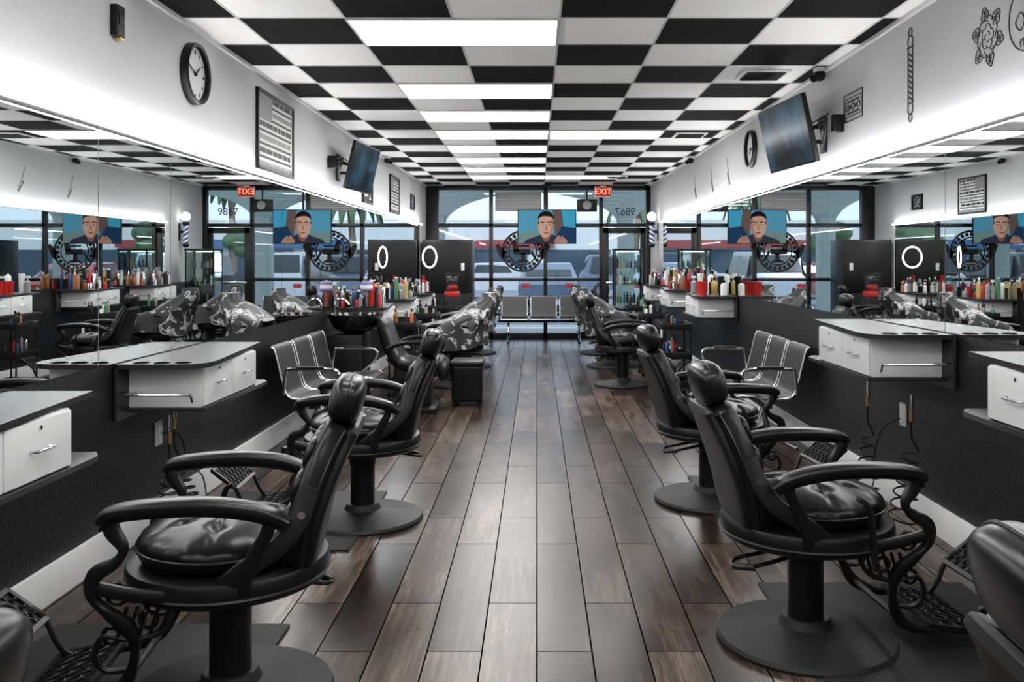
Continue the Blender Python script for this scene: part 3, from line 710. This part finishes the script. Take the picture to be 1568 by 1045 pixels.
for x,y,s in ((XR-.06,6.3,-1),(XR-.06,11.6,-1),(XL+.06,11.6,1)):
    b=MB(); b.cyl((x,y,HC-.03),(x,y,HC-.002),.045,WHITEP,20); b.sell((x,y,HC-.055),(.042,.042,.042),RUBBER,1); b.cyl((x,y,HC-.06),(x+s*.06,y-.04,HC-.085),.028,RUBBER,14); b.cyl((x+s*.06,y-.04,HC-.085),(x+s*.064,y-.043,HC-.087),.02,SCREENOFF,14); b.obj("security_camera")
X=XR-.002
def line(b,pts,r=.0035,sm=4,closed=False,m=None): b.tube([(X,y,z) for y,z in pts],r,m or INK,5,sm,closed)
b=MB(); yc,zc=4.91,2.455
line(b,[(yc-.03,zc-.15),(yc-.03,zc+.15)],sm=1); line(b,[(yc+.03,zc-.15),(yc+.03,zc+.15)],sm=1)
for k in range(9):
    z=zc-.15+.03*k; b.raw([(X-.002,yc-.03,z),(X-.002,yc+.03,z+.03),(X-.002,yc+.03,z+.045),(X-.002,yc-.03,z+.015)],[[0,1,2,3]],INK)
for s in (-1,1):
    line(b,[(yc-.04,zc+s*.155),(yc+.04,zc+s*.155)],.005,1); line(b,[(yc-.025,zc+s*.16),(yc-.033,zc+s*.19),(yc-.02,zc+s*.215),(yc+.02,zc+s*.215),(yc+.033,zc+s*.19),(yc+.025,zc+s*.16)])
    line(b,ell(yc,zc+s*.238,.022,.022,12),closed=True,sm=2)
b.obj("barber_pole_wall_decal")
b=MB(); yc,zc=5.80,2.44
line(b,[(yc-.17,zc-.09),(yc-.17,zc+.09),(yc+.17,zc+.09),(yc+.17,zc-.09)],sm=1,closed=True,r=.005)
line(b,[(yc-.145,zc-.060),(yc-.145,zc+.060),(yc+.145,zc+.060),(yc+.145,zc-.060)],sm=1,closed=True)
for dy in (-.10,0,.10): line(b,ell(yc+dy,zc,.022,.022,10),closed=True,sm=2)
for dy in (-.05,.05): b.box((X,yc+dy,zc),(.003,.05,.022),INK)
for dz in (-.038,.038): b.box((X,yc,zc+dz),(.003,.22,.012),INK)
b.obj("razor_blade_wall_decal")
def rose(yc,zc,seed,k_=1.0):
    b=MB(); rr=random.Random(seed)
    for ring_,(n_,ra) in enumerate(((3,.02),(5,.045),(7,.075))):
        for k in range(n_):
            a=2*math.pi*k/n_+ring_*.4; d=1.1
            p=[(yc+k_*ra*math.cos(a+t*d-.5*d)*(1+.22*math.sin(math.pi*t)+.12*rr.random()),zc+k_*ra*math.sin(a+t*d-.5*d)*(1+.22*math.sin(math.pi*t))*1.15) for t in (0,.25,.5,.75,1,1.25)]
            line(b,p,.0022,3)
    for k in range(6):
        a=2*math.pi*k/6+.3; u=(math.cos(a),math.sin(a)*1.0); v=(-math.sin(a),math.cos(a))
        P=lambda s,t:(yc+k_*(u[0]*s+v[0]*t),zc+k_*(u[1]*s+v[1]*t))
        line(b,[P(.085,-.02),P(.105,-.035),P(.125,-.028),P(.155,0),P(.125,.028),P(.105,.035),P(.085,.02)],.0024,3)
        line(b,[P(.085,0),P(.14,.0)],.002,1)
        for q in (.10,.115,.13): line(b,[P(q-.01,0),P(q+.005,.018)],.0018,1); line(b,[P(q-.01,0),P(q+.005,-.018)],.0018,1)
    b.obj("ornamental_line_art_wall_decal")
rose(4.07,2.455,1,.95)
b=MB(); yc,zc=3.74,2.45
line(b,[(yc+.10,zc+.12),(yc+.14,zc+.05),(yc+.13,zc-.05),(yc+.06,zc-.12),(yc-.04,zc-.13),(yc-.12,zc-.06),(yc-.14,zc+.05),(yc-.08,zc+.14),(yc+.02,zc+.16)],.003,5,True)
line(b,[(yc+.05,zc+.04),(yc+.09,zc),(yc+.05,zc-.04),(yc+.02,zc)],.003,4,True); line(b,[(yc-.05,zc+.04),(yc-.02,zc),(yc-.05,zc-.04),(yc-.09,zc)],.003,4,True)
line(b,[(yc+.06,zc-.09),(yc,zc-.07),(yc-.06,zc-.09)],.003,3)
for k in range(6): line(b,[(yc+.05-.02*k,zc-.075),(yc+.05-.02*k,zc-.11)],.002,1)
b.obj("ornamental_line_art_wall_decal")
for yc in (9.6,10.5,11.6):
    b=MB(); line(b,[(yc-.1,2.25),(yc,2.42),(yc+.05,2.55)],.003); line(b,[(yc-.08,2.24),(yc+.03,2.38)],.005,1); b.obj("straight_razor_wall_decal")

b=MB(); b.box((0,0,0),(.30,.06,.19),WHITEP,.008); b.box((0,-.031,0),(.27,.004,.16),emis("exit_back",(.20,.03,.03),.8)); b.box((0,0,.10),(.1,.05,.03),WHITEP)
ex=b.obj("exit_sign",(1.19,15.9,2.665))
def text(s,name,size,mat,loc,flip=False,parent=None):
    c=bpy.data.curves.new(name,'FONT'); c.body=s; c.size=size; c.align_x='CENTER'; c.align_y='CENTER'; c.extrude=.001; c.materials.append(mat)
    o=bpy.data.objects.new(name,c); scene.collection.objects.link(o); o.location=loc; o.rotation_euler=(R(90),0,R(180) if flip else 0)
    if parent: o.parent=parent
    return o
text("EXIT","exit_letters",.15,emis("exit_red",(1,.10,.05),3),(0,-.035,0),parent=ex)
text("9867","door_number_sign",.19,INK,(1.62,16.18,2.32),flip=True)
b=MB()
def decal(poly,y=16.13,m=RUBBER): b.raw([(x,y,z) for x,z in poly],[list(range(len(poly)))],m)
cx,cz=-.26,1.60
def annulus(cx,cz,r0,r1,a0=0,a1=360,n=48):
    for k in range(n):
        a,c=R(a0+(a1-a0)*k/n),R(a0+(a1-a0)*(k+1)/n)
        decal([(cx+r0*math.cos(a),cz+r0*math.sin(a)),(cx+r1*math.cos(a),cz+r1*math.sin(a)),(cx+r1*math.cos(c),cz+r1*math.sin(c)),(cx+r0*math.cos(c),cz+r0*math.sin(c))])
annulus(cx,cz,.35,.385); 
for k in range(22): annulus(cx,cz,.28,.345,k*16+2,k*16+13,3)
annulus(cx,cz,.24,.265)
decal([(cx-.17,cz-.02),(cx-.20,cz+.17),(cx-.12,cz+.20),(cx-.06,cz+.0)]); decal([(cx-.17,cz-.06),(cx+.14,cz-.06),(cx+.14,cz+.04),(cx-.17,cz+.03)])
decal([(cx-.03,cz-.17),(cx+.05,cz-.17),(cx+.05,cz-.03),(cx-.03,cz-.03)]); decal([(cx-.13,cz-.21),(cx+.14,cz-.21),(cx+.08,cz-.16),(cx-.08,cz-.16)])
decal([(cx+.14,cz-.02),(cx+.22,cz-.16),(cx+.25,cz-.14),(cx+.17,cz+.03)]); decal([(cx-.08,cz+.08),(cx+.12,cz+.08),(cx+.12,cz+.11),(cx-.09,cz+.11)])
for s in (-1,1):
    decal([(cx+s*.30,cz-.02),(cx+s*.45,cz+.14),(cx+s*.50,cz+.10),(cx+s*.42,cz-.10),(cx+s*.36,cz-.16)])
b.obj("barbershop_window_decal",recalc=False)
b=MB(); b.box((0,0,0),(.84,.05,.34),GREYP,.006)
for k in range(9): b.box((0,-.03,-.14+.035*k),(.80,.03,.006),TRIMW,M=RX(.5))
b.obj("louvered_vent",(-.34,16.08,2.50))
b=MB(); b.box((0,0,0),(.36,.14,.22),RUBBER,.012); b.lathe([(0,.0),(.08,.0),(.075,.012),(.03,.004)],GREYP,(0,-.075,0),24,RX(R(90))); b.cyl((0,0,.10),(0,0,.28),.015,IRON,8); b.obj("ceiling_speaker",(.90,15.9,2.42))

# ------------------------------------------------------------ exterior
ASPH=pm("asphalt",(.20,.22,.25),.9,var=.2); CONC=pm("concrete",(.55,.55,.55),.9,var=.1); STUC=pm("pale_stucco",(.46,.53,.50),.85,var=.05)
b=MB(); b.box((0,47,-.25),(120,54.2,.3),ASPH); b.obj("parking_lot")
b=MB(); b.box((0,18.1,-.08),(60,3.5,.14),CONC,.01); b.obj("sidewalk")
b=MB()
for x in (-5.5,-2.2,1.95,5.5):
    b.box((x,19.4,1.2),(.34,.34,2.4),STUC,.02); b.box((x,19.4,2.14),(.46,.46,.14),STUC,.02); b.box((x,19.4,.15),(.46,.46,.28),STUC,.02)
for xa,xb in ((-5.5,-2.2),(-2.2,1.95),(1.95,5.5)):
    c0=(xa+xb)/2; hw=(xb-xa)/2-.17; n=20
    for k in range(n):
        t0,t1=-math.cos(math.pi*k/n),-math.cos(math.pi*(k+1)/n)
        z0,z1=2.2+.72*math.sqrt(max(0,1-t0*t0)),2.2+.72*math.sqrt(max(0,1-t1*t1))
        xa_,xb_=c0+t0*hw,c0+t1*hw
        b.raw([(xa_,19.3,z0),(xb_,19.3,z1),(xb_,19.3,3.4),(xa_,19.3,3.4),(xa_,19.5,z0),(xb_,19.5,z1),(xb_,19.5,3.4),(xa_,19.5,3.4)],[[0,1,2,3],[4,5,6,7],[0,1,5,4]],STUC)
for x in (-5.5,-2.2,1.95,5.5): b.box((x,19.4,2.8),(.34,.2,1.2),STUC)
b.box((0,19.4,3.8),(60,.3,.9),STUC); b.box((0,17.85,3.3),(60,3.0,.1),STUC)
b.obj("arcade_colonnade")
def car(x,y,col,rz=0,van=False):
    b=MB(); m=pm("car_paint_%s"%str(col),col,.25,.2,coat=.5); gl=pm("car_window",(.02,.03,.035),.08); ty=pm("tyre",(.015,.015,.015),.8)
    if van: prof=[(-2.2,.35),(-2.25,.9),(-2.1,1.15),(-1.85,1.75),(1.1,1.80),(1.6,1.15),(2.2,.95),(2.3,.4)]
    else: prof=[(-2.2,.35),(-2.25,.8),(-2.0,.98),(-1.5,1.02),(-.9,1.42),(.4,1.45),(1.1,1.02),(2.0,.85),(2.25,.65),(2.2,.35)]
    vs=[];k=len(prof)
    for yy,ins in ((-.88,0),(-.80,0),(.80,0),(.88,0)):
        for px,pz in prof: 
            sh=.80 if pz>1.1 else 1.0; vs.append((px,yy*sh,pz+(0 if abs(yy)>.85 else .02)))
    fs=[]
    for i in range(3):
        for q in range(k): fs.append([i*k+q,i*k+(q+1)%k,(i+1)*k+(q+1)%k,(i+1)*k+q])
    fs.append(list(range(k))); fs.append([3*k+q for q in range(k)])
    b.raw(vs,fs,m)
    top=1.68 if van else 1.36; a,c=(-1.75,1.0) if van else (-.85,.38)
    for s in (-1,1):
        for p0,p1 in ((a,(a+c)/2-.05),((a+c)/2+.05,c)):
            b.raw([(p0-.12,s*.885,1.05),(p1+.2,s*.885,1.05),(p1,s*.735,top),(p0+.02,s*.735,top)],[[0,1,2,3]],gl)
        for wx in (-1.4,1.4): b.cyl((wx,s*.70,.33),(wx,s*.90,.33),.33,ty,24); b.cyl((wx,s*.90,.33),(wx,s*.91,.33),.2,CHROME,16)
        b.box((2.2,s*.6,.7),(.08,.3,.12),WHITEP,.02); b.box((-2.22,s*.65,.8),(.06,.25,.12),RED,.02)
    if van: b.raw([(1.12,-.62,1.74),(1.12,.62,1.74),(1.62,.7,1.2),(1.62,-.7,1.2)],[[0,1,2,3]],gl); b.raw([(-1.9,-.62,1.7),(-1.9,.62,1.7),(-2.13,.7,1.2),(-2.13,-.7,1.2)],[[0,1,2,3]],gl)
    else: b.raw([(.44,-.62,1.42),(.44,.62,1.42),(1.1,.72,1.06),(1.1,-.72,1.06)],[[0,1,2,3]],gl); b.raw([(-.94,-.62,1.40),(-.94,.62,1.40),(-1.5,.72,1.06),(-1.5,-.72,1.06)],[[0,1,2,3]],gl)
    b.obj("parked_car",(x,y,-.1),R(rz))
car(-3.0,28,(.42,.45,.50),92,True); car(.4,28.3,(.10,.14,.20),88); car(3.6,28,(.45,.47,.50),90,True); car(-6.2,28.2,(.3,.02,.02),90); car(7,28.5,(.1,.11,.12),90,True); car(-1.6,36,(.6,.6,.62),2); car(4.0,36.5,(.12,.16,.22),0,True); car(-6.7,36,(.22,.05,.05),0)
b=MB(); b.box((0,56,1.9),(70,6,3.98),pm("shop_white",(.62,.64,.62),.8,var=.05)); b.box((-8,52.8,2.45),(18,.36,.45),pm("sign_red",(.30,.05,.05),.5)); b.box((14,52.8,2.45),(14,.36,.5),pm("sign_blue",(.05,.12,.25),.5))
for k in range(12): b.box((-27.5+5*k,52.95,1.1),(3.8,.2,2.0),pm("shop_window",(.03,.06,.09),.1))
b.obj("shop_building_across_street")
b2=pm("palm_leaf",(.06,.12,.05),.6,var=.3); tr=pm("palm_trunk",(.18,.14,.10),.9,var=.3)
for x,y,h in ((-7,44,4.3),(4.6,42,4.0),(11,44,5)):
    b=MB(); b.tube([(0,0,-.1),(.1,0,h*.5),(.25,0,h)],.16,tr,10,4)
    for k in range(15):
        a=2*math.pi*k/15+random.random()*.3; l=random.uniform(1.3,1.8); up=random.uniform(.1,.9)
        pts=cat([(.25,0,h),(.25+.45*l*math.cos(a),.45*l*math.sin(a),h+up*.6),(.25+.85*l*math.cos(a),.85*l*math.sin(a),h+up*.2-.3),(.25+l*math.cos(a),l*math.sin(a),h-1.0+up*.4)],3)
        n_=len(pts); b.sweep(pts,[(-.20,-.06),(0,.02),(.20,-.06),(0,0)],b2,scale=[(.3+.9*math.sin(math.pi*min(1,.15+i/n_)),1) for i in range(n_)])
    b.obj("palm_tree",(x,y,0))
for x,y,r_ in ((-9,40,1.0),(9,40,1.0)):
    b=MB(); b.cyl((0,0,-.1),(0,0,1.6),.12,tr,10)
    for k in range(16): b.sell((random.uniform(-1,1)*r_*.7,random.uniform(-1,1)*r_*.6,1.9+random.uniform(0,1.0)*r_),(r_*.5,r_*.5,r_*.4),b2,1,nu=10,nv=7)
    b.obj("street_tree",(x,y,0))
sl=bpy.data.lights.new("sun",'SUN'); sl.energy=2.8; sl.angle=R(3); so=bpy.data.objects.new("sun",sl); scene.collection.objects.link(so)
so.rotation_euler=Vector((.3,.65,-.75)).to_track_quat('-Z','Y').to_euler(); so.location=(0,10,30)

# ------------------------------------------------------------ world, camera
w_=bpy.data.worlds.new("sky"); scene.world=w_; w_.use_nodes=True; N=w_.node_tree.nodes; L=w_.node_tree.links
bg=N["Background"]; sky=N.new("ShaderNodeTexSky"); sky.sky_type='HOSEK_WILKIE'; sky.turbidity=6; sky.sun_direction=(.4,-.5,.75)
mx=N.new("ShaderNodeMix"); mx.data_type='RGBA'; mx.inputs[0].default_value=.8; L.new(sky.outputs[0],mx.inputs[6]); mx.inputs[7].default_value=(.88,.94,1.0,1)
L.new(mx.outputs[2],bg.inputs[0]); bg.inputs[1].default_value=2.2
cam=bpy.data.cameras.new("camera"); co=bpy.data.objects.new("camera",cam); scene.collection.objects.link(co)
co.location=(0,0,1.42); co.rotation_euler=(R(90),0,0); cam.sensor_width=36; cam.lens=36*1351/1568
cam.shift_x=-39/1600; cam.shift_y=-125/1600; cam.clip_start=.05; cam.clip_end=400
scene.camera=co
scene.view_settings.view_transform='Standard'; scene.view_settings.look='None'; scene.view_settings.exposure=.98
